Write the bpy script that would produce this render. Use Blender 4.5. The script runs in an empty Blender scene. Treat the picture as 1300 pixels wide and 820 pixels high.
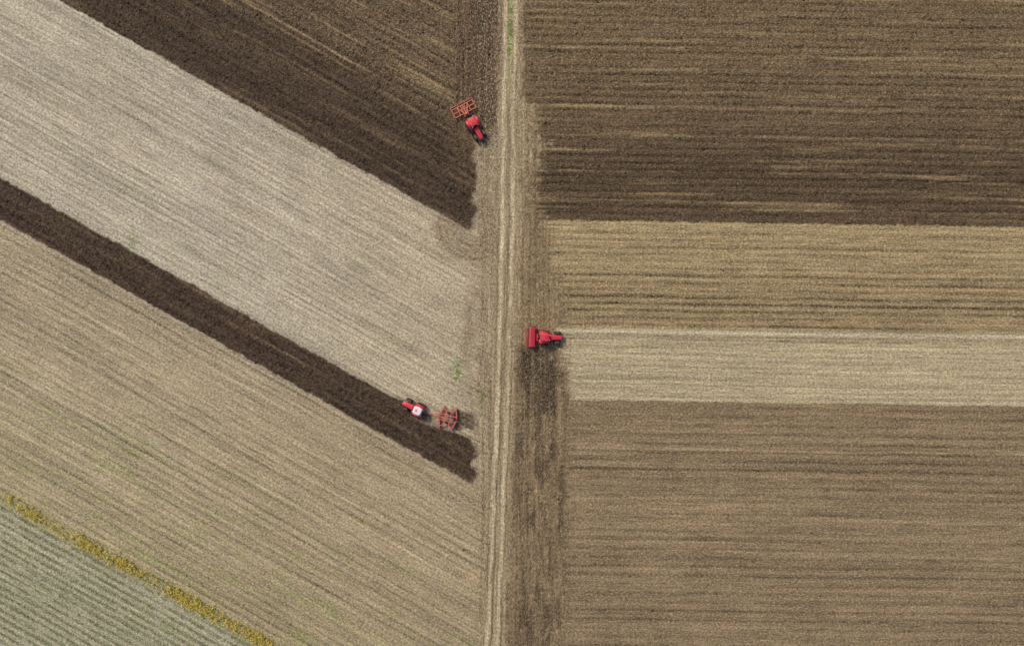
import bpy, bmesh, math, numpy as np
from mathutils import Vector, Matrix, Euler
sc = bpy.context.scene
sc.view_settings.view_transform='Standard'; sc.view_settings.look='None'; sc.view_settings.exposure=0
PPM=6.0; CX,CY=650.0,410.0      # plan units per metre
K=np.array([1.10,1.075,1.01])    # appearance -> albedo
def lin(c):
    c=np.array(c,dtype=float)/255.0
    return np.where(c<=0.04045,c/12.92,((c+0.055)/1.055)**2.4)*K
# ---------------- numpy noise ----------------
_tab={}
def vn(x,y,seed):
    if seed not in _tab: _tab[seed]=np.random.RandomState(seed).rand(256,256)
    t=_tab[seed]
    xi=np.floor(x).astype(np.int64); yi=np.floor(y).astype(np.int64)
    fx=x-xi; fy=y-yi; fx=fx*fx*(3-2*fx); fy=fy*fy*(3-2*fy)
    a=t[xi&255,yi&255]; b=t[(xi+1)&255,yi&255]; c=t[xi&255,(yi+1)&255]; d=t[(xi+1)&255,(yi+1)&255]
    return ((a*(1-fx)+b*fx)*(1-fy)+(c*(1-fx)+d*fx)*fy)*2-1
def fb(x,y,seed,o=3):
    r=0;a=1.0;n=0
    for i in range(o):
        r=r+a*vn(x*2**i+17.3*i,y*2**i+5.1*i,seed+i*101); n+=a; a*=0.55
    return r/n*1.5
def ss(a,b,x):
    t=np.clip((x-a)/(b-a),0,1); return t*t*(3-2*t)
def band(a,b,x,w=2.0): return ss(a-w,a+w,x)*(1-ss(b-w,b+w,x))
def groove(u,p,al,seed,w=0.14):
    """thin furrow lines every p units, each with its own depth, fading along the row"""
    u=u+0.5*fb(al/60,u/200,seed+3,2)
    k=np.round(u/p); g=np.exp(-(np.sin(math.pi*u/p)**2)/w)
    a=np.clip(0.66+0.5*vn(k*0.731+3.3,k*0+0.5,seed)+0.4*vn(al/55,k*1.37,seed+1)+0.3*vn(al/9,k*1.91,seed+2),0,1.3)
    return g*a

REG=['dirt_road','stubble_field','ploughed_field','stubble_field','ploughed_field','crop_field','ploughed_field','stubble_field','stubble_field','ploughed_field','field_headland']
def terrain(X,Y):
    n=X.shape[0]
    e1=fb(X/14,Y/14,1); e2=fb(X/5,Y/5,2); e3=fb(X/60,Y/60,3)
    wob=fb(X/90,Y/90,5)*1.2
    s=Y-0.56*X+e1*1.0+e2*1.3
    s0=Y-0.56*X+wob
    al=X+0.56*Y
    t=Y-0.0145*(X-700)+e1*0.8+e2*1.0
    t0=Y-0.0145*(X-700)+wob*0.7
    rc=np.interp(Y,[-900,0,200,400,560,730,820,1700],[655,648,646,642,636,629,626,600])+fb(Y/70,Y*0,6,2)*1.0
    xl=np.interp(Y,[0,110,150,185,225,265,300,420,510,730,820],[662,664,682,692,686,690,702,716,724,722,720])+e1*6+e2*4
    # ======== LEFT =========
    colL=lin((177,167,148))[None,:]*np.ones((n,1)); strawL=np.full(n,0.8); hL=np.zeros(n)
    def putL(m,c):
        colL[:]=colL*(1-m[:,None])+lin(c)[None,:]*m[:,None]
    putL(ss(250,600,X)*0.7,(170,155,129))
    putL(np.clip(fb(al/120,s0/22,7,3),0,1)*0.3,(154,139,113))
    gA=groove(s0,9.2,al,200,0.17)
    rowA2=fb(s0/5.0,al/260,9,2)
    passA=fb(s0/26,al/900,10,2)
    mA=1.07-0.34*gA+0.10*rowA2+0.08*passA+0.07*e3+0.07*fb(X/9,Y/9,11,3)
    b=ss(279,281.5,s)
    putL(b,(160,146,120)); putL(b*ss(0,600,X)*ss(300,700,Y)*0.6,(149,131,101))
    putL(b*ss(430,620,s0)*0.5,(147,135,100))
    gB=groove(s0,11.5,al,210,0.2)
    rowB2=fb(s0/4.2,al/300,13,2)
    mB=1.12-0.52*gB+0.14*rowB2+0.08*e3+0.1*fb(s0/40,al/1500,14,2)+0.06*fb(X/9,Y/9,11,3)
    mL=mA*(1-b)+mB*b
    hL+=-0.07*(gA*(1-b)+gB*b)
    grn=b*np.clip(fb(s0/6,al/70,15,3)-0.15,0,1)*ss(300,560,s0)*0.8
    putL(np.clip(grn,0,1),(130,137,80))
    putL(np.clip(fb(X/35,Y/35,16,3)-0.25,0,1)*0.3*(1-b),(144,146,110))
    # dark strip
    up=225-3*ss(480,520,X)
    wedge=1-band(546,556,Y-0.30*(X-600),2)*ss(520,560,X)*0.75
    d1=ss(up-2,up+2,s)*(1-ss(278,281,s))*(1-ss(596,612,X+e1*6+e2*5))*wedge
    d1=np.maximum(d1,band(572,606,X+e1*4,6)*band(523,546,Y+e2*4-0.1*(X-590),4)*0.85)
    putL(d1,(66,53,43))
    cl=fb(X/3.2,Y/3.2,20,3)
    rowD=fb(s0/5,al/45,21,3)
    gD=groove(s0,10.5,al,220,0.3)
    mD=1.16+0.30*rowD+0.42*cl-0.36*gD
    strawL=strawL*(1-d1)+0.16*d1
    putL(d1*np.clip(fb(s0/5,al/90,27,3)-0.1,0,1)*0.6,(106,87,66))
    # upper dark field
    xe=604-ss(-90,-40,s)*3+e1*6
    d2=(1-ss(-42.5,-39.5,s))*(1-ss(xe-5,xe+6,X))
    d2=d2*np.where(Y>160,1-ss(0,10,np.hypot(np.maximum(X-588,0),np.maximum(Y-282,0)*1.2)-15),1)
    br=1-ss(-190,-140,s0+6*e1)
    putL(d2,(69,56,45)); putL(d2*br*0.9,(92,76,57)); putL(d2*(1-ss(-420,-270,s0))*0.6,(114,96,70))
    mD2=1.15+0.24*rowD+0.34*cl-0.34*gD+0.18*fb(s0/9,al/400,22,2)
    tan=d2*(0.25+0.75*br)*np.clip(fb(s0/4.5,al/150,23,3)*1.5-0.35,0,1)
    strawL=strawL*(1-d2)+d2*(0.16+0.28*br)
    hx=band(577+e1*1.5,rc-12,X,2.5)*(1-ss(150,215,Y+e1*10))
    putL(hx,(100,82,62))
    dh=hx*np.clip(fb(X/4,Y/60,24,3)+0.2,0,1); putL(dh*0.8,(74,59,45))
    gh=ss(586,614,X+e1*10+e2*6)*ss(150,215,Y)*(1-d2)*(1-d1)
    putL(gh*0.7,(154,136,108))
    gs=ss(602,616,X+e2*3)*ss(180,230,Y)*(1-d1)
    putL(gs*np.clip(0.45+fb(X/3,Y/50,25,3)*0.9,0,1)*0.6,(112,94,71))
    putL(gs*ss(500,560,Y)*0.5,(134,117,90))
    putL(band(588,616,X+e1*8,8)*band(370,520,Y,20)*np.clip(0.5+fb(X/7,Y/16,29,3),0,1)*0.55,(118,102,79))
    putL(tan*(1-hx)*0.75,(154,134,97))
    # turning arcs
    r=np.hypot(X-602,(Y-286)*1.04)
    am=band(14,51,r+e2*3+e1*2,5)*(1-d2)*ss(240,275,Y+0.3*(X-600)+ e1*4)*(1-ss(612,630,X))
    putL(am*0.6,(138,120,95)); arc=am*(0.5+0.5*np.sin(r*2*math.pi/8.5+0.8*e1))**1.5*np.clip(0.6+0.8*fb(X/9,Y/9,31,2),0,1)
    r2=np.hypot(X-640,(Y-150)*0.9)
    ta=band(568,630,X+e1*6,8)*band(170,240,Y+e1*8,12)*(1-ss(-45,-40,s))*(1-0.75*d2)
    putL(ta*0.45*(0.5+0.5*np.sin(r2*2*math.pi/10)),(132,112,85))
    dd=np.clip(d1+d2,0,1); mL=mL*(1-dd)+(mD*(d1)+mD2*(d2))/np.maximum(d1+d2,1e-3)*dd
    mL=mL*(1-hx)+hx*(1+0.38*fb(X/3,Y/90,26,3)+0.28*cl)
    mL=mL*(1-am*0.7)+am*0.7*(0.95+0.1*cl)
    putL(arc*0.55,(92,76,59))
    # crop corner
    c1=ss(636,640,s)
    putL(c1,(162,157,134))
    rowC=np.sin(s0*2*math.pi/10.0)
    putL(c1*ss(0.1,0.8,rowC)*0.6,(116,122,80))
    yb=band(618,639,s,3)
    putL(yb*0.6,(126,120,74))
    mL=mL*(1-c1)+c1*(1+0.12*fb(s0/5,al/30,28,3))
    gw=np.clip(fb(X/6,Y/9,30,3)-0.25,0,1)*2*(np.exp(-((X-580)/12)**2-((Y-472)/16)**2)+0.7*np.exp(-((X-613)/7)**2-((Y-508)/12)**2)+0.5*np.exp(-((X-168)/10)**2-((Y-300)/20)**2))
    putL(np.clip(gw,0,1)*0.8,(124,146,72))
    colL*=np.clip(mL,0.2,2)[:,None]
    # ======== RIGHT =========
    colR=lin((102,85,62))[None,:]*np.ones((n,1))
    def putR(m,c):
        colR[:]=colR*(1-m[:,None])+lin(c)[None,:]*m[:,None]
    lowdark=ss(60,215,t0+14*e3)
    putR(lowdark,(84,69,52))
    putR(band(205,277,t0,14)*0.35,(74,60,46))
    w1=fb(t0/4.6,X/170,40,3); w2=fb(t0/15,X/700,41,2); w3=np.sin(t0*2*math.pi/9.3)
    gT=groove(t0,9.3,X,230,0.3)
    tanR=np.clip(w1*0.9+w2*0.15+0.2*w3-0.2-0.10*lowdark+0.3*fb(t0/3,X/22,52,3),0,1)
    topm=(1-ss(278,280,t))
    putR(topm*tanR*0.75,(148,129,95))
    m1=1.22+0.16*fb(t0/3.0,X/60,43,3)+0.06*w2+0.22*fb(X/3,Y/3,44,2)-0.64*gT
    s2=ss(278,280.5,t)*(1-ss(414,417,t))
    putR(s2,(155,136,100))
    putR(s2*band(345,415,t0,14)*0.35,(130,110,79))
    gS=groove(t0+3,9.0,X,240,0.4)
    putR(s2*np.clip(gS,0,1)*ss(281,296,t0)*(0.58+0.35*ss(300,360,t0)),(78,63,44))
    m2=1.06+0.18*fb(t0/3.4,X/30,46,3)+0.08*w2+0.1*cl
    s3=ss(414,417,t)*(1-ss(506,509,t))
    putR(s3,(171,157,126))
    brk=np.clip(0.65+fb(X/25,Y/300,53,3)*0.7,0.15,1)
    gP=groove(t0,7.6,X,250,0.2)
    m3=1.03+0.10*fb(t0/4,X/160,47,3)-0.24*gP+0.07*e3+0.07*fb(X/7,Y/5,54,3)
    s4=ss(506,509,t)
    putR(s4,(127,109,84))
    putR(s4*(1-ss(509,570,t0))*0.35,(110,92,69))
    w4=fb(t0/4.5,X/300,48,3); w5=fb(t0/22,X/2500,49,2)
    gQ=groove(t0,11.2,X,260,0.26)
    m4=1.15+0.18*w4+0.08*w5-0.52*gQ+0.08*e3+0.09*fb(X/8,Y/5,55,3)
    mR=m1*topm+m2*s2+m3*s3+m4*s4
    strawR=topm*(0.45-0.2*lowdark)+s2*0.7+s3*0.7+s4*0.5
    colR*=np.clip(mR,0.2,2)[:,None]
    putR(s3*band(427.3,429.8,t0,1.2)*0.85*brk,(92,75,56)); putR(s3*band(416.5,421,t0,1.2)*0.7,(196,183,154)); putR(s3*band(422.5,424.5,t0,1.2)*0.5,(128,109,80))
    putR(s4*band(567,569.5,t0,1.0)*ss(700,760,X)*0.75*brk,(174,156,122))
    putR(s4*band(636,638,t0,1)*0.45*brk,(160,141,108)); putR(s4*band(577,579,t0,1)*0.4,(88,72,53))
    putR(s2*band(281,284,t0,1.2)*0.6*brk,(182,160,116))
    hR=-0.08*(gT*topm+gS*s2+gQ*s4+0.6*gP*s3)
    # headland east
    hm=1-ss(xl-10,xl+7,X+fb(Y/2.5,X/14,56,2)*9)
    v=fb(X/3.2,Y/90,50,3); v2=fb(X/9,Y/30,51,3)
    ch=lin((132,114,87))[None,:]*np.ones((n,1))
    def putH(m,c): ch[:]=ch*(1-m[:,None])+lin(c)[None,:]*m[:,None]
    putH(band(120,215,Y+e1*10,18)*0.7,(158,140,109))
    putH(ss(0.1,0.7,v)*0.5,(98,81,60))
    putH(band(-900,110,Y,30)*0.55,(100,83,60))
    putH(np.exp(-((X-700)/14)**2-((Y-232)/38)**2)*0.75,(82,67,51))
    putH(np.exp(-((X-684)/9)**2-((Y-330)/70)**2)*0.5*(0.6+v2),(92,76,57))
    lo=ss(425,450,Y+e1*5)
    putH(lo*0.7,(120,102,78))
    dk=np.clip(0.1+v2*1.5+v*1.0+0.7*cl,0,1)*lo*band(654,722,X,9)
    putH(dk*0.8,(74,60,46))
    putH(band(440,528,Y+e1*8,9)*band(664,705,X+e2*3,6)*np.clip(0.75+v,0,1)*0.85,(60,49,39))
    gH=groove(X+2*fb(Y/60,X*0,58,2),8.5,Y,270,0.22)
    rq=np.hypot(X-735,Y-205)
    ch*=np.clip(1.08+0.3*v+0.3*cl-0.3*gH-0.2*band(40,70,rq,6)*np.clip(np.sin(rq*2*math.pi/9),0,1),0.3,2)[:,None]
    putH(lo*np.clip(fb(X/4,Y/7,59,3)-0.35,0,1)*0.8,(164,146,114))
    colR=colR*(1-hm[:,None])+ch*hm[:,None]; strawR=strawR*(1-hm)+0.4*hm
    # ======== ROAD =========
    ro=X-rc+e1*1.0+e2*0.6
    rm=band(-13,15+2*ss(60,140,Y)*(1-ss(400,520,Y)),ro+e2*2.5+e1*2,4)
    cr=lin((158,141,112))[None,:]*np.ones((n,1))
    def putO(m,c): cr[:]=cr*(1-m[:,None])+lin(c)[None,:]*m[:,None]
    putO(np.clip(fb(ro/2.2,Y/80,61,3)+0.15*cl,0,1)*0.8,(112,93,70))
    wear=np.clip(0.85+0.45*fb(X/8,Y/24,64,3),0.35,1)
    putO(band(-9.5,-4.5,ro,1.3)*0.92*wear,(193,176,147))
    putO(band(3.0,7.5,ro,1.3)*0.92*wear,(191,173,143))
    putO(band(9.0,10.5,ro,0.9)*ss(220,560,Y)*0.85*wear,(92,75,55))
    putO(band(-3.2,-1.4,ro,0.9)*ss(300,560,Y)*0.85*wear,(88,72,53))
    putO(band(0.6,2.4,ro,0.9)*band(130,460,Y,40)*0.7*wear,(106,88,65))
    putO(band(-11.8,-10.4,ro,0.9)*ss(150,300,Y)*0.6*wear,(104,86,64))
    gr=band(-3.0,2.4,ro,1.4)*(1-ss(70,125,Y+e1*14))*np.clip(0.6+fb(X/4,Y/8,62),0,1)
    putO(gr*0.9,(146,160,98))
    putO(band(-3,2,ro,2)*np.clip(fb(X/5,Y/20,65,3)-0.1,0,1)*0.5*(1-ss(250,420,Y)),(140,146,96))
    cr*=np.clip(1+0.12*fb(ro/2,Y/25,63,3)+0.12*cl,0.3,2)[:,None]
    east=X>rc
    col=np.where(east[:,None],colR,colL); straw=np.where(east,strawR,strawL); h=np.where(east,hR*(1-hm),hL)
    col=col*(1-rm[:,None])+cr*rm[:,None]; straw=straw*(1-rm)+0.25*rm
    h=h*(1-rm)-0.09*(band(-9.5,-4.5,ro,2)+band(3,7.5,ro,2))
    dark=1-ss(0.06,0.2,col.mean(axis=1))
    h+=0.05*cl*(1-0.5*rm)*(0.4+1.2*dark)+0.12*e3-0.06*np.where(east,0,d1+d2)*0.5
    reg=np.where(s>=280,3,1); reg=np.where((s>=225)&(s<280)&(X<604),2,reg)
    reg=np.where((s<-41)&(X<604),4,reg); reg=np.where(s>638,5,reg)
    reg=np.where((~east),reg,np.where(t<279,6,np.where(t<415.5,7,np.where(t<507.5,8,9))))
    hd=((~east)&(((X>577)&(Y<170))|(X+e2*4>606)))|(east&(X+e2*5<xl-2))
    reg=np.where(hd,10,reg); reg=np.where((ro>-13)&(ro<16),0,reg)
    return col,straw,h,reg,dark
# ---------------- ground grid ----------------
def axis(half,step,far):
    a=list(np.arange(0,half+1e-6,step)); st=step
    while a[-1]<far:
        st*=1.35; a.append(a[-1]+st)
    a=np.array(a); return np.concatenate([-a[:0:-1],a])
ax=axis(120,0.22,2500); ay=axis(80,0.22,2500)
NX,NY=len(ax),len(ay)
GX,GY=np.meshgrid(ax,ay)
PX=GX.ravel()*PPM+CX; PY=CY-GY.ravel()*PPM
col,straw,hh,reg,dark=terrain(PX,PY)
far=np.maximum(np.abs(GX.ravel())-140,0)+np.maximum(np.abs(GY.ravel())-100,0)
hh=hh*np.exp(-far/100)
P=np.stack([GX.ravel(),GY.ravel(),hh],1)
idx=np.arange(NX*NY).reshape(NY,NX)
Q=np.stack([idx[:-1,:-1],idx[:-1,1:],idx[1:,1:],idx[1:,:-1]],-1).reshape(-1,4)
qreg=reg[Q[:,0]]

# ---------------- materials ----------------
def newmat(name):
    m=bpy.data.materials.new(name); m.use_nodes=True
    nt=m.node_tree; b=nt.nodes['Principled BSDF']; return m,nt,b
def ground_mat(name,ang,rowamp):
    m,nt,b=newmat(name); N=nt.nodes; L=nt.links
    tc=N.new('ShaderNodeTexCoord')
    rot=N.new('ShaderNodeMapping'); rot.inputs['Rotation'].default_value=(0,0,ang)
    L.new(tc.outputs['Object'],rot.inputs['Vector'])
    def noise(sx,sy,scale,det,rough,src=rot):
        mp=N.new('ShaderNodeMapping'); mp.inputs['Scale'].default_value=(sx,sy,1)
        L.new(src.outputs[0],mp.inputs['Vector'])
        t=N.new('ShaderNodeTexNoise'); t.noise_dimensions='2D'; t.inputs['Scale'].default_value=scale; t.inputs['Detail'].default_value=det; t.inputs['Roughness'].default_value=rough
        L.new(mp.outputs[0],t.inputs['Vector']); return t.outputs['Fac']
    def mr(v,a,b_,c,d):
        r=N.new('ShaderNodeMapRange'); r.inputs[1].default_value=a; r.inputs[2].default_value=b_; r.inputs[3].default_value=c; r.inputs[4].default_value=d
        L.new(v,r.inputs[0]); return r.outputs[0]
    def math_(op,a,b_):
        q=N.new('ShaderNodeMath'); q.operation=op
        for i,v in enumerate((a,b_)):
            if isinstance(v,(int,float)): q.inputs[i].default_value=v
            else: L.new(v,q.inputs[i])
        return q.outputs[0]
    at=N.new('ShaderNodeAttribute'); at.attribute_name='soil'
    st=N.new('ShaderNodeAttribute'); st.attribute_name='straw'
    streak=mr(noise(0.16,2.2,1.0,3,0.65),0.3,0.7,0.78,1.22)
    rows=mr(noise(0.02,1.5,1.0,2,0.6),0.3,0.7,1-rowamp,1+rowamp)
    grain=mr(noise(1,1.25,1.9,3,0.85),0.34,0.66,0.58,1.44)
    f=math_('MULTIPLY',math_('MULTIPLY',streak,grain),rows)
    vm=N.new('ShaderNodeVectorMath'); vm.operation='SCALE'; L.new(at.outputs['Color'],vm.inputs[0]); L.new(f,vm.inputs['Scale'])
    fl=mr(noise(0.7,1.5,2.7,2,0.8),0.55,0.67,0,0.75)
    fl=math_('MULTIPLY',fl,st.outputs['Fac'])
    mx=N.new('ShaderNodeMix'); mx.data_type='RGBA'
    L.new(fl,mx.inputs['Factor']); L.new(vm.outputs[0],mx.inputs['A'])
    c=lin((212,200,172)); mx.inputs['B'].default_value=(*c,1)
    dk=mr(noise(0.9,1.5,2.8,2,0.8),0.57,0.69,0,0.55)
    mx2=N.new('ShaderNodeMix'); mx2.data_type='RGBA'; L.new(dk,mx2.inputs['Factor']); L.new(mx.outputs['Result'],mx2.inputs['A'])
    c=lin((60,49,38)); mx2.inputs['B'].default_value=(*c,1)
    L.new(mx2.outputs['Result'],b.inputs['Base Color'])
    b.inputs['Roughness'].default_value=0.95; b.inputs['Specular IOR Level'].default_value=0.12
    bp=N.new('ShaderNodeBump'); bp.inputs['Strength'].default_value=0.8; bp.inputs['Distance'].default_value=0.12
    L.new(math_('MULTIPLY',grain,streak),bp.inputs['Height']); L.new(bp.outputs[0],b.inputs['Normal'])
    return m
aL=math.atan(0.56)
MG={'v':ground_mat('soil_track',math.radians(90),0.15),'l':ground_mat('soil_diagonal_rows',aL,0.16),'r':ground_mat('soil_cross_rows',math.atan(0.0145),0.16)}
dirm=['v','l','l','l','l','l','r','r','r','r','v']
def mesh_np(name,V,F,smooth=True):
    me=bpy.data.meshes.new(name); k=F.shape[1]
    me.vertices.add(len(V)); me.vertices.foreach_set('co',V.astype(np.float32).ravel())
    me.loops.add(F.size); me.loops.foreach_set('vertex_index',F.astype(np.int32).ravel())
    me.polygons.add(len(F)); me.polygons.foreach_set('loop_start',(np.arange(len(F))*k).astype(np.int32))
    try: me.polygons.foreach_set('loop_total',np.full(len(F),k,dtype=np.int32))
    except Exception: pass
    if smooth: me.polygons.foreach_set('use_smooth',np.ones(len(F),dtype=bool))
    me.update(calc_edges=True)
    ob=bpy.data.objects.new(name,me); sc.collection.objects.link(ob); return ob
def setcol(ob,name,c):
    a=ob.data.attributes.new(name,'FLOAT_COLOR','POINT')
    a.data.foreach_set('color',np.concatenate([c,np.ones((len(c),1))],1).astype(np.float32).ravel())
for r in range(len(REG)):
    q=Q[qreg==r]
    if len(q)==0: continue
    u,inv=np.unique(q.ravel(),return_inverse=True)
    ob=mesh_np(REG[r],P[u],inv.reshape(-1,4))
    setcol(ob,'soil',col[u])
    a=ob.data.attributes.new('straw','FLOAT','POINT'); a.data.foreach_set('value',straw[u].astype(np.float32))
    ob.data.materials.append(MG[dirm[r]])
g=mesh_np('ground',np.array([[-3000,-3000,-0.6],[3000,-3000,-0.6],[3000,3000,-0.6],[-3000,3000,-0.6]],float),np.array([[0,1,2,3]]))
setcol(g,'soil',np.tile(lin((130,110,82)),(4,1))); g.data.materials.append(MG['r'])

def attr_mat(name,rough=0.9):
    m,nt,b=newmat(name); at=nt.nodes.new('ShaderNodeAttribute'); at.attribute_name='tint'
    nz=nt.nodes.new('ShaderNodeTexNoise'); nz.inputs['Scale'].default_value=6
    mr=nt.nodes.new('ShaderNodeMapRange'); mr.inputs[3].default_value=0.75; mr.inputs[4].default_value=1.25
    nt.links.new(nz.outputs['Fac'],mr.inputs[0])
    v=nt.nodes.new('ShaderNodeVectorMath'); v.operation='SCALE'
    nt.links.new(at.outputs['Color'],v.inputs[0]); nt.links.new(mr.outputs[0],v.inputs['Scale'])
    nt.links.new(v.outputs[0],b.inputs['Base Color']); b.inputs['Roughness'].default_value=rough; b.inputs['Specular IOR Level'].default_value=0.15
    return m
rng=np.random.RandomState(7)
# ---------------- clods ----------------
n=110000
x=rng.uniform(-118,118,n); y=rng.uniform(-78,78,n)
c,stw,hz,rg,dkk=terrain(x*PPM+CX,CY-y*PPM)
keep=(rng.rand(n)<dkk*0.9)&(rg!=0)
x,y,c,hz=x[keep],y[keep],c[keep],hz[keep]; n=len(x)
T=np.array([[1,0,0],[0,1,0],[-1,0,0],[0,-1,0],[0,0,1],[0.3,0.2,-0.8]],float)
TF=np.array([[0,1,4],[1,2,4],[2,3,4],[3,0,4],[1,0,5],[2,1,5],[3,2,5],[0,3,5]])
sz=rng.uniform(0.06,0.19,n)*(1+0.9*rng.rand(n)**4)
a=rng.uniform(0,6.28,n)
V=T[None]*sz[:,None,None]*(1+rng.uniform(-0.35,0.35,(n,6,3)))
ca,sa=np.cos(a)[:,None],np.sin(a)[:,None]
V=np.stack([V[...,0]*ca-V[...,1]*sa,V[...,0]*sa+V[...,1]*ca,V[...,2]*0.7],-1)
V+=np.stack([x,y,hz+0.02],1)[:,None]
F=(TF[None]+(np.arange(n)*6)[:,None,None]).reshape(-1,3)
ob=mesh_np('soil_clods',V.reshape(-1,3),F,False)
cc=c*rng.uniform(0.5,1.9,(n,1)); setcol(ob,'tint',np.repeat(cc,6,0)); ob.data.materials.append(attr_mat('clod_soil'))
# ---------------- leafy masses ----------------
def leaves(name,x,y,hmax,size,cols,z0=None):
    n=len(x)
    if z0 is None: z0=terrain(x*PPM+CX,CY-y*PPM)[2]
    c=np.stack([x,y,z0+rng.uniform(0.02,1,n)*hmax],1)
    u=rng.normal(size=(n,3)); u/=np.linalg.norm(u,axis=1)[:,None]
    w=rng.normal(size=(n,3)); w[:,2]*=0.5; w-=u*(u*w).sum(1)[:,None]; w/=np.linalg.norm(w,axis=1)[:,None]
    s=(size*rng.uniform(0.5,1.3,n))[:,None]
    V=np.stack([c-u*s,c-w*s*0.45,c+u*s,c+w*s*0.45],1).reshape(-1,3)
    F=np.arange(n*4).reshape(-1,4)
    ob=mesh_np(name,V,F,False); k=np.array([lin(q) for q in cols])[rng.randint(0,len(cols),n)]*rng.uniform(0.75,1.25,(n,1))
    setcol(ob,'tint',np.repeat(k,4,0)); ob.data.materials.append(attr_mat(name+'_leaf',0.7)); return ob
def fromplan(X,Y): return (X-CX)/PPM,(CY-Y)/PPM
ncl=1100; al=rng.uniform(-40,420,ncl); off=rng.normal(0,4.4,ncl)+628
dens=fb(al/22,al*0,77,2); k=rng.rand(ncl)<(0.6+dens*0.55); al,off=al[k],off[k]
k=(al>12)&(~((al>0)&(al<40)&(rng.rand(len(al))<0.4))); al,off=al[k],off[k]
rad=rng.uniform(0.3,2.4,len(al)); m=(rad*24).astype(int)+8
Xc=np.repeat(al,m); Yc=np.repeat(off+0.56*al,m); R=np.repeat(rad,m)
X=Xc+rng.normal(0,1,len(Xc))*R*1.0; Y=Yc+rng.normal(0,1,len(Xc))*R*0.8
leaves('yellow_wildflowers',*fromplan(X,Y),0.7,0.13,[(226,202,92),(210,186,80),(234,214,116),(166,158,88),(128,128,78)])
rows=[];
for kk in range(0,26):
    s_=642+kk*10+1.5
    m=3800; X=rng.uniform(-90,420,m); Y=s_+0.56*X+rng.normal(0,1.2,m)
    d=fb(X/10,Y/10,80)>-0.3; rows.append(np.stack([X[d],Y[d]],1))
rows=np.concatenate(rows); k=(rows[:,1]<900); rows=rows[k]
leaves('crop_plants',*fromplan(rows[:,0],rows[:,1]),0.3,0.12,[(150,154,108),(122,132,80),(176,174,136),(136,136,96)])
pts=[]
for (a_,b_,sx,sy,m) in [(580,472,4,9,900),(613,508,3,7,500),(168,300,3,7,200),(250,300,4,6,60),(560,440,6,14,200),(470,610,40,20,600),(330,655,20,10,400),(520,660,30,14,450),(400,700,50,14,400),(545,675,14,9,300),(120,30,30,10,120),(590,430,8,30,200)]:
    pts.append(np.stack([rng.normal(a_,sx,m),rng.normal(b_,sy,m)],1))
pts=np.concatenate(pts); d=fb(pts[:,0]/4,pts[:,1]/4,81)>-0.1; pts=pts[d]
leaves('weeds',*fromplan(pts[:,0],pts[:,1]),0.16,0.1,[(132,150,76),(146,162,88),(120,134,72)])
m=9000; Y=rng.uniform(-60,130,m)**1.0; X=647.8+rng.normal(0,2.2,m); k=(fb(X/5,Y/7,82)>(0.0+0.010*np.maximum(Y-20,0)))
leaves('grass_verge',*fromplan(X[k],Y[k]),0.14,0.09,[(164,174,112),(146,158,92),(178,182,132)])

# ================= machines =================
def paint(name,rgb,rough=0.4,dust=0.35,metal=0.0):
    m,nt,b=newmat(name); N=nt.nodes; L=nt.links
    tc=N.new('ShaderNodeTexCoord'); nz=N.new('ShaderNodeTexNoise'); nz.inputs['Scale'].default_value=3.5; nz.inputs['Detail'].default_value=5
    L.new(tc.outputs['Object'],nz.inputs['Vector'])
    r=N.new('ShaderNodeMapRange'); r.inputs[1].default_value=0.42; r.inputs[2].default_value=0.75; r.inputs[4].default_value=dust; L.new(nz.outputs['Fac'],r.inputs[0])
    mx=N.new('ShaderNodeMix'); mx.data_type='RGBA'; L.new(r.outputs[0],mx.inputs['Factor'])
    mx.inputs['A'].default_value=(*rgb,1); mx.inputs['B'].default_value=(0.30,0.22,0.14,1)
    L.new(mx.outputs['Result'],b.inputs['Base Color']); b.inputs['Roughness'].default_value=rough; b.inputs['Metallic'].default_value=metal
    return m
RED=paint('red_paint',(0.68,0.03,0.045),0.35,0.15); RED2=paint('faded_red_paint',(0.60,0.10,0.08),0.5,0.25)
ORG=paint('orange_red_paint',(0.60,0.15,0.08),0.55,0.35); WHT=paint('white_paint',(0.8,0.74,0.74),0.4,0.12)
BLK=paint('black_rubber',(0.022,0.021,0.02),0.8,0.25); GRY=paint('dark_metal',(0.07,0.068,0.065),0.55,0.3,0.3)
STL=paint('worn_steel',(0.32,0.30,0.28),0.4,0.4,0.6); GLS=paint('cab_glass',(0.03,0.04,0.045),0.08,0.05)
DRED=paint('deep_red_paint',(0.38,0.014,0.025),0.45,0.15)
PNK=paint('bleached_red_paint',(0.75,0.28,0.28),0.45,0.15)
AMB=paint('amber_lens',(0.8,0.3,0.02),0.3,0.0)
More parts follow.
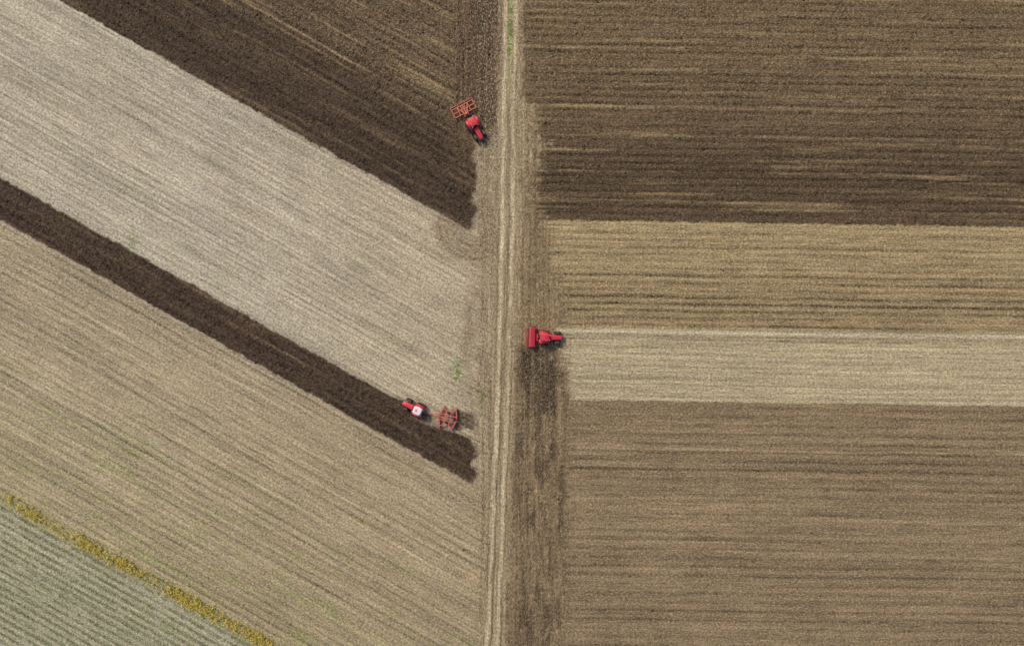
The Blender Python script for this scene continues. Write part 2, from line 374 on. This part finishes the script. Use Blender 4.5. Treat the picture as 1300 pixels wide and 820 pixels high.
class B:
    def __init__(s,name,px,py,ang,z=0.0,scale=1.0):
        s.e=bpy.data.objects.new(name,None); sc.collection.objects.link(s.e)
        z=float(terrain(np.array([px]),np.array([py]))[2][0])*0.6+0.01
        s.e.location=((px-CX)/PPM,(CY-py)/PPM,z); s.e.rotation_euler=(0,0,math.radians(ang)); s.e.scale=(scale,)*3; s.e.empty_display_size=0.5
    def fin(s,bm,name,mat,bev=0,smooth=False):
        me=bpy.data.meshes.new(name)
        bmesh.ops.recalc_face_normals(bm,faces=bm.faces[:])
        bm.to_mesh(me); bm.free()
        if smooth:
            for p in me.polygons: p.use_smooth=True
        o=bpy.data.objects.new(name,me); sc.collection.objects.link(o); o.parent=s.e; me.materials.append(mat)
        if bev:
            b=o.modifiers.new('bevel','BEVEL'); b.width=bev; b.segments=2; b.limit_method='ANGLE'
        return o
    def box(s,name,size,loc,mat,rot=(0,0,0),bev=0.02):
        return s.boxes(name,[(size,loc,rot)],mat,bev)
    def boxes(s,name,lst,mat,bev=0.01):
        bm=bmesh.new()
        for size,loc,rot in lst:
            r=bmesh.ops.create_cube(bm,size=1)
            M=Matrix.Translation(loc)@Euler(rot).to_matrix().to_4x4()@Matrix.Diagonal((*size,1))
            bmesh.ops.transform(bm,matrix=M,verts=r['verts'])
        return s.fin(bm,name,mat,bev)
    def beam(s,name,segs,w,mat,bev=0.01):
        bm=bmesh.new()
        for p,q in segs:
            p,q=Vector(p),Vector(q); d=q-p
            r=bmesh.ops.create_cube(bm,size=1)
            M=Matrix.Translation((p+q)/2)@d.to_track_quat('X','Z').to_matrix().to_4x4()@Matrix.Diagonal((d.length,w,w,1))
            bmesh.ops.transform(bm,matrix=M,verts=r['verts'])
        return s.fin(bm,name,mat,bev)
    def cyls(s,name,segs,mat,n=16):
        bm=bmesh.new()
        for p,q,r0,r1 in segs:
            p,q=Vector(p),Vector(q); d=q-p
            r=bmesh.ops.create_cone(bm,cap_ends=True,segments=n,radius1=r0,radius2=r1,depth=d.length)
            M=Matrix.Translation((p+q)/2)@d.to_track_quat('Z','Y').to_matrix().to_4x4()
            bmesh.ops.transform(bm,matrix=M,verts=r['verts'])
        return s.fin(bm,name,mat)
    def loft(s,name,secs,mat,ex=3.0,n=24):
        bm=bmesh.new(); rings=[]
        for x,cz,hw,hz in secs:
            ring=[]
            for i in range(n):
                a=2*math.pi*i/n; c_,s_=math.cos(a),math.sin(a)
                ring.append(bm.verts.new((x,hw*math.copysign(abs(c_)**(2/ex),c_),cz+hz*math.copysign(abs(s_)**(2/ex),s_))))
            rings.append(ring)
        for a,b in zip(rings,rings[1:]):
            for i in range(n): bm.faces.new((a[i],a[(i+1)%n],b[(i+1)%n],b[i]))
        bm.faces.new(rings[0][::-1]); bm.faces.new(rings[-1])
        return s.fin(bm,name,mat,0,True)
    def wheel(s,name,x,y,r,w,rim,steer=0.0,lugs=20):
        prof=[(-0.36,0.56),(-0.5,0.68),(-0.5,0.88),(-0.40,0.97),(0,1.0),(0.40,0.97),(0.5,0.88),(0.5,0.68),(0.36,0.56)]
        bm=bmesh.new(); n=40; rr=[]
        for i in range(n):
            a=2*math.pi*i/n; rr.append([bm.verts.new((q*r*0.96*math.cos(a),p*w,q*r*0.96*math.sin(a))) for p,q in prof])
        for i in range(n):
            A_,B_=rr[i],rr[(i+1)%n]
            for j in range(len(prof)-1): bm.faces.new((A_[j],A_[j+1],B_[j+1],B_[j]))
        for i in range(lugs):
            for sd in (-1,1):
                a=2*math.pi*(i+(0.5 if sd>0 else 0))/lugs
                q=bmesh.ops.create_cube(bm,size=1)
                M=Matrix.Rotation(-a,4,'Y')@Matrix.Translation((r*0.965,sd*w*0.25,0))@Matrix.Rotation(sd*0.6,4,'X')@Matrix.Diagonal((r*0.075,w*0.55,r*0.07,1))
                bmesh.ops.transform(bm,matrix=M,verts=q['verts'])
        M=Matrix.Translation((x,y,r))@Matrix.Rotation(steer,4,'Z')
        bmesh.ops.transform(bm,matrix=M,verts=bm.verts); s.fin(bm,name,BLK)
        bm=bmesh.new()
        for wd,rd in ((0.5,0.575),(0.66,0.2)):
            q=bmesh.ops.create_cone(bm,cap_ends=True,segments=28,radius1=rd*r,radius2=rd*r,depth=wd*w)
            bmesh.ops.transform(bm,matrix=Matrix.Rotation(math.pi/2,4,'X'),verts=q['verts'])
        bmesh.ops.transform(bm,matrix=M,verts=bm.verts); s.fin(bm,name+'_rim',rim)
def tractor(px,py,ang,roof,rim,steer=0.0,scale=1.0,body=None):
    body=body or RED
    t=B('tractor',px,py,ang,0.0,scale)
    for sy,nm in ((1,'left'),(-1,'right')):
        t.wheel('rear_wheel_'+nm,-1.2,sy*1.03,0.95,0.66,rim)
        t.wheel('front_wheel_'+nm,1.5,sy*0.95,0.70,0.5,rim,steer)
        bm=bmesh.new(); pr=[]
        for i in range(13):
            a=math.radians(8+i*12.0); R=1.06
            pr.append([bm.verts.new((-1.2+R_*math.cos(a),sy*yy,0.95+R_*math.sin(a))) for R_,yy in ((R,0.62),(R,1.16),(R+0.045,1.18),(R+0.045,0.60))])
        for A_,B_ in zip(pr,pr[1:]):
            for j in range(4): bm.faces.new((A_[j],A_[(j+1)%4],B_[(j+1)%4],B_[j]))
        bm.faces.new(pr[0]); bm.faces.new(pr[-1][::-1]); t.fin(bm,'fender_'+nm,body)
        t.box('front_mudguard_'+nm,(0.75,0.36,0.03),(1.42,sy*0.93,1.46),GRY,bev=0.01)
        t.boxes('steps_'+nm,[((0.45,0.28,0.04),(-0.05,sy*0.92,0.55+0.3*k),(0,0,0)) for k in range(3)],GRY)
        t.cyls('mirror_arm_'+nm,[((-0.15,sy*0.7,2.5),(0.05,sy*1.25,2.5),0.02,0.02)],GRY,8)
        t.box('mirror_'+nm,(0.06,0.2,0.36),(0.05,sy*1.27,2.4),BLK)
        t.box('headlight_'+nm,(0.06,0.18,0.12),(2.42,sy*0.2,1.45),WHT)
    t.boxes('chassis',[((3.9,0.46,0.5),(0.3,0,0.85),(0,0,0)),((0.4,1.7,0.24),(-1.2,0,0.95),(0,0,0)),((0.24,1.6,0.2),(1.5,0,0.7),(0,0,0))],GRY)
    t.loft('hood',[(-0.15,1.52,0.52,0.40),(0.3,1.52,0.52,0.40),(1.2,1.48,0.48,0.37),(2.0,1.42,0.43,0.34),(2.3,1.38,0.38,0.29),(2.42,1.34,0.28,0.22)],body,3.6)
    t.box('hood_stripe',(1.3,0.10,0.02),(0.9,0,1.885),DRED,rot=(0,0.035,0),bev=0.005)
    t.boxes('hood_vents',[((0.5,0.02,0.22),(1.2,sy*0.49,1.45),(0,0,0)) for sy in (1,-1)],BLK)
    t.boxes('front_weights',[((0.32,0.07,0.42),(2.62,-0.3+0.1*k,0.85),(0,0,0)) for k in range(7)],GRY)
    bm=bmesh.new()
    lo=[(-1.85,-.62),(-.1,-.55),(-.1,.55),(-1.85,.62)]; hi=[(-1.8,-.68),(-.3,-.66),(-.3,.66),(-1.8,.68)]
    a=[bm.verts.new((x,y,1.25)) for x,y in lo]; b=[bm.verts.new((x,y,2.68)) for x,y in hi]
    for i in range(4): bm.faces.new((a[i],a[(i+1)%4],b[(i+1)%4],b[i]))
    bm.faces.new(a[::-1]); bm.faces.new(b); t.fin(bm,'cab_glass',GLS,0.02)
    t.beam('cab_pillars',[((lo[i][0]*1.0,lo[i][1]*1.03,1.25),(hi[i][0],hi[i][1]*1.03,2.68)) for i in range(4)],0.08,GRY)
    t.box('cab_floor',(1.9,1.3,0.3),(-0.98,0,1.2),body)
    bm=bmesh.new(); N_=28; rings=[]
    for z,k in ((2.66,0.93),(2.70,1.0),(2.80,1.0),(2.87,0.93),(2.90,0.8),(2.92,0.4)):
        ring=[]
        for i in range(N_):
            q=2*math.pi*i/N_; c_,s_=math.cos(q),math.sin(q)
            ring.append(bm.verts.new((-1.05+0.90*k*math.copysign(abs(c_)**0.45,c_),0.80*k*math.copysign(abs(s_)**0.45,s_),z)))
        rings.append(ring)
    for A_,B_ in zip(rings,rings[1:]):
        for i in range(N_): bm.faces.new((A_[i],A_[(i+1)%N_],B_[(i+1)%N_],B_[i]))
    bm.faces.new(rings[0][::-1]); bm.faces.new(rings[-1]); t.fin(bm,'cab_roof',roof,0,True)
    t.box('roof_hatch',(0.5,0.6,0.04),(-0.75,0,2.94),PNK if roof is WHT else DRED)
    t.box('roof_rear_panel',(0.3,1.2,0.05),(-1.76,0,2.87),GRY)
    t.boxes('work_lights',[((0.08,0.16,0.1),(xx,yy,2.72),(0,0,0)) for xx in (-0.1,-2.0) for yy in (-0.55,0.55)],WHT)
    t.cyls('beacon',[((-1.5,0.6,2.88),(-1.5,0.6,3.08),0.07,0.05)],AMB)
    t.cyls('exhaust',[((0.05,-0.62,1.3),(0.05,-0.62,2.75),0.06,0.06),((0.05,-0.62,1.5),(0.05,-0.62,2.15),0.1,0.1)],GRY)
    t.beam('hitch_arms',[((-1.6,0.35,0.8),(-2.5,0.45,0.6)),((-1.6,-0.35,0.8),(-2.5,-0.45,0.6)),((-1.7,0,1.2),(-2.5,0,1.2))],0.08,GRY)
    return t
def disc(segs,c,ax,r,t=0.05):
    c=Vector(c); ax=Vector(ax).normalized(); segs.append((c-ax*t,c+ax*t*0.3,r*0.55,r)); 
# ---- tractor + seed drill (east heading)
tractor(697.5,428,-2,RED,RED2,0.0,1.06)
d=B('seed_drill',675.5,428,-2,0)
W=4.1
d.loft('hopper',[(-0.62,1.35,W/2,0.30),(-0.55,1.4,W/2,0.42),(0.50,1.4,W/2,0.42),(0.60,1.35,W/2,0.30)],RED,9,32)
d.boxes('hopper_lid',[((0.62,W/2-0.1,0.05),(-0.05,sy*W/4,1.86),(0,0,0)) for sy in (1,-1)],DRED)
d.boxes('lid_hinges',[((0.7,0.05,0.03),(-0.05,-W/2+0.25+0.6*k,1.9),(0,0,0)) for k in range(7)],GRY)
d.beam('frame',[((0.85,-W/2,0.7),(0.85,W/2,0.7)),((-0.7,-W/2,0.7),(-0.7,W/2,0.7)),((0.85,-W/2+.06,0.7),(-0.7,-W/2+.06,0.7)),((0.85,W/2-.06,0.7),(-0.7,W/2-.06,0.7)),((0.85,0.5,0.7),(-0.7,0.5,0.7)),((0.85,-0.5,0.7),(-0.7,-0.5,0.7)),((0.85,0.45,0.7),(1.3,0.4,0.75)),((0.85,-0.45,0.7),(1.3,-0.4,0.75)),((0.6,0,1.3),(1.3,0,1.25))],0.15,RED)
d.boxes('front_deck',[((0.5,1.5,0.08),(0.95,0,1.0),(0,0,0))],RED)
seg=[]; tb=[]
for k in range(26):
    yy=-W/2+0.12+k*(W-0.24)/25; disc(seg,(-0.75-0.18*(k%2),yy,0.2),(0.15,1,0),0.19,0.02); tb.append(((-0.2,yy,0.98),(-0.8,yy,0.3),0.025,0.025))
d.cyls('coulter_discs',seg,STL); d.cyls('seed_tubes',tb,BLK,8)
seg=[]
for k in range(30):
    yy=-W/2+0.05+k*(W-0.1)/29; seg.append(((-1.12,yy,0.5),(-1.42,yy+0.03,0.02),0.014,0.014))
d.cyls('harrow_tines',seg,GRY,6)
d.beam('tine_bar',[((-1.15,-W/2,0.5),(-1.15,W/2,0.5)),((-0.7,1.2,0.7),(-1.15,1.2,0.5)),((-0.7,-1.2,0.7),(-1.15,-1.2,0.5))],0.09,RED)
d.boxes('walkway',[((0.26,W-0.3,0.03),(-0.9,0,0.9),(0,0,0))],GRY)
for sy,nm in ((1,'left'),(-1,'right')): d.wheel('wheel_'+nm,0.15,sy*(W/2+0.14),0.42,0.2,RED2,0,14)
d.cyls('packer_roller',[((0.8,-W/2+0.1,0.28),(0.8,W/2-0.1,0.28),0.26,0.26)],GRY,24)
d.beam('marker_arms',[((0.65,W/2-0.1,0.8),(0.65,W/2-0.1,2.0)),((0.65,-W/2+0.1,0.8),(0.65,-W/2+0.1,2.0))],0.07,RED2)
# ---- tractor + mounted harrow (heading down-right)
tractor(604.5,165.5,-60,RED,RED2,0.12,1.08)
h=B('disc_harrow',589.5,140.5,-62,0)
W=5.1
fr=[((x,-W/2,0.75),(x,W/2,0.75)) for x in (-1.0,-0.1,0.8)]+[((-1.0,y,0.75),(0.8,y,0.75)) for y in (-W/2+.07,-1.2,-0.4,0.4,1.2,W/2-.07)]
fr+=[((0.8,0.45,0.75),(1.5,0.42,0.7)),((0.8,-0.45,0.75),(1.5,-0.42,0.7)),((0.8,0.4,0.8),(1.3,0,1.35)),((0.8,-0.4,0.8),(1.3,0,1.35)),((1.3,0,1.35),(-0.9,0,0.85)),((-1.0,-1.2,0.78),(0.8,-0.4,0.9)),((-1.0,1.2,0.78),(0.8,0.4,0.9))]
h.beam('frame',fr,0.16,ORG)
seg=[];arm=[]
for row,(x0,tw) in enumerate(((0.45,0.35),(-0.45,-0.35))):
    for k in range(19):
        yy=-W/2+0.15+k*(W-0.3)/18; disc(seg,(x0,yy,0.28),(tw,1,0),0.28,0.03); arm.append(((x0+0.3,yy,0.72),(x0,yy,0.3)))
h.cyls('discs',seg,STL); h.beam('disc_arms',arm,0.06,ORG)
bars=[]
for k in range(10):
    a=2*math.pi*k/10; bars.append(((-1.55+0.24*math.cos(a),-W/2,0.26+0.24*math.sin(a)),(-1.55+0.24*math.cos(a),W/2,0.26+0.24*math.sin(a))))
h.beam('cage_roller',bars,0.035,GRY)
h.beam('roller_arms',[((-1.0,y,0.75),(-1.55,y,0.27)) for y in (-W/2,-0.8,0.8,W/2)]+[((-1.55,-W/2,0.5),(-1.55,W/2,0.5))],0.11,ORG)
# ---- tractor + trailed disc harrow (heading up-left)
tractor(526.5,516.5,154,WHT,RED2,0.1,1.04)
h=B('disc_harrow',569,530,166,0,1.08)
Wd=2.15
gang=[((1.7,0.25,0.5),(1.15,Wd,0.5)),((1.7,-0.25,0.5),(1.15,-Wd,0.5)),((-1.75,0.2,0.5),(-1.15,Wd,0.5)),((-1.75,-0.2,0.5),(-1.15,-Wd,0.5))]
seg=[];shaft=[]
for p,q in gang:
    p,q=Vector(p),Vector(q); ax_=(q-p).normalized(); shaft.append((p-Vector((0,0,.2)),q-Vector((0,0,.2)),0.04,0.04))
    for k in range(10):
        disc(seg,p.lerp(q,(k+0.3)/9.6)-Vector((0,0,0.2)),ax_,0.31,0.03)
h.cyls('discs',seg,STL); h.cyls('disc_shafts',shaft,GRY,8)
gb=[(Vector(p)+Vector((0,0,.25)),Vector(q)+Vector((0,0,.25))) for p,q in gang]
h.beam('gang_beams',gb,0.21,RED2)
h.beam('frame',[((1.6,0.55,0.9),(-1.7,0.55,0.9)),((1.6,-0.55,0.9),(-1.7,-0.55,0.9)),((0.45,-1.6,0.92),(0.45,1.6,0.92)),((-0.45,-1.6,0.92),(-0.45,1.6,0.92)),((1.35,1.9,0.86),(0.3,1.2,0.9)),((1.35,-1.9,0.86),(0.3,-1.2,0.9)),((-1.3,1.9,0.86),(-0.3,1.2,0.9)),((-1.3,-1.9,0.86),(-0.3,-1.2,0.9)),
 ((1.6,0.55,0.9),(3.0,0.06,0.7)),((1.6,-0.55,0.9),(3.0,-0.06,0.7)),((3.0,0,0.7),(3.9,0.0,0.65)),((2.4,0,1.1),(0.5,0,1.0))],0.17,RED2)
for sy,nm in ((1,'left'),(-1,'right')):
    h.wheel('transport_wheel_'+nm,0,sy*0.95,0.4,0.28,RED2,0,14)
h.cyls('hydraulic_ram',[((0.4,0,1.15),(-1.0,0,1.1),0.06,0.06)],STL)

# ---------------- light, sky, camera ----------------
el,az=math.radians(48),math.radians(-40)
w=bpy.data.worlds.new('World'); sc.world=w; w.use_nodes=True; nt=w.node_tree
sky=nt.nodes.new('ShaderNodeTexSky'); sky.sky_type='NISHITA'; sky.sun_disc=False; sky.sun_elevation=el; sky.sun_rotation=az; sky.dust_density=3; sky.air_density=1.0; sky.ozone_density=0.6
nt.links.new(sky.outputs[0],nt.nodes['Background'].inputs[0]); nt.nodes['Background'].inputs[1].default_value=0.13
sd=bpy.data.lights.new('sun','SUN'); sd.energy=2.05; sd.angle=math.radians(10); sd.color=(1,0.93,0.83)
so=bpy.data.objects.new('sun',sd); sc.collection.objects.link(so)
dv=Vector((math.sin(az)*math.cos(el),math.cos(az)*math.cos(el),math.sin(el))); so.rotation_euler=dv.to_track_quat('Z','Y').to_euler(); so.location=dv*200
cd=bpy.data.cameras.new('camera'); cd.lens=24; cd.sensor_width=36; cd.clip_end=8000; cd.clip_start=1
co=bpy.data.objects.new('camera',cd); sc.collection.objects.link(co); co.location=(0,0,144.44); co.rotation_euler=(0,0,0); sc.camera=co
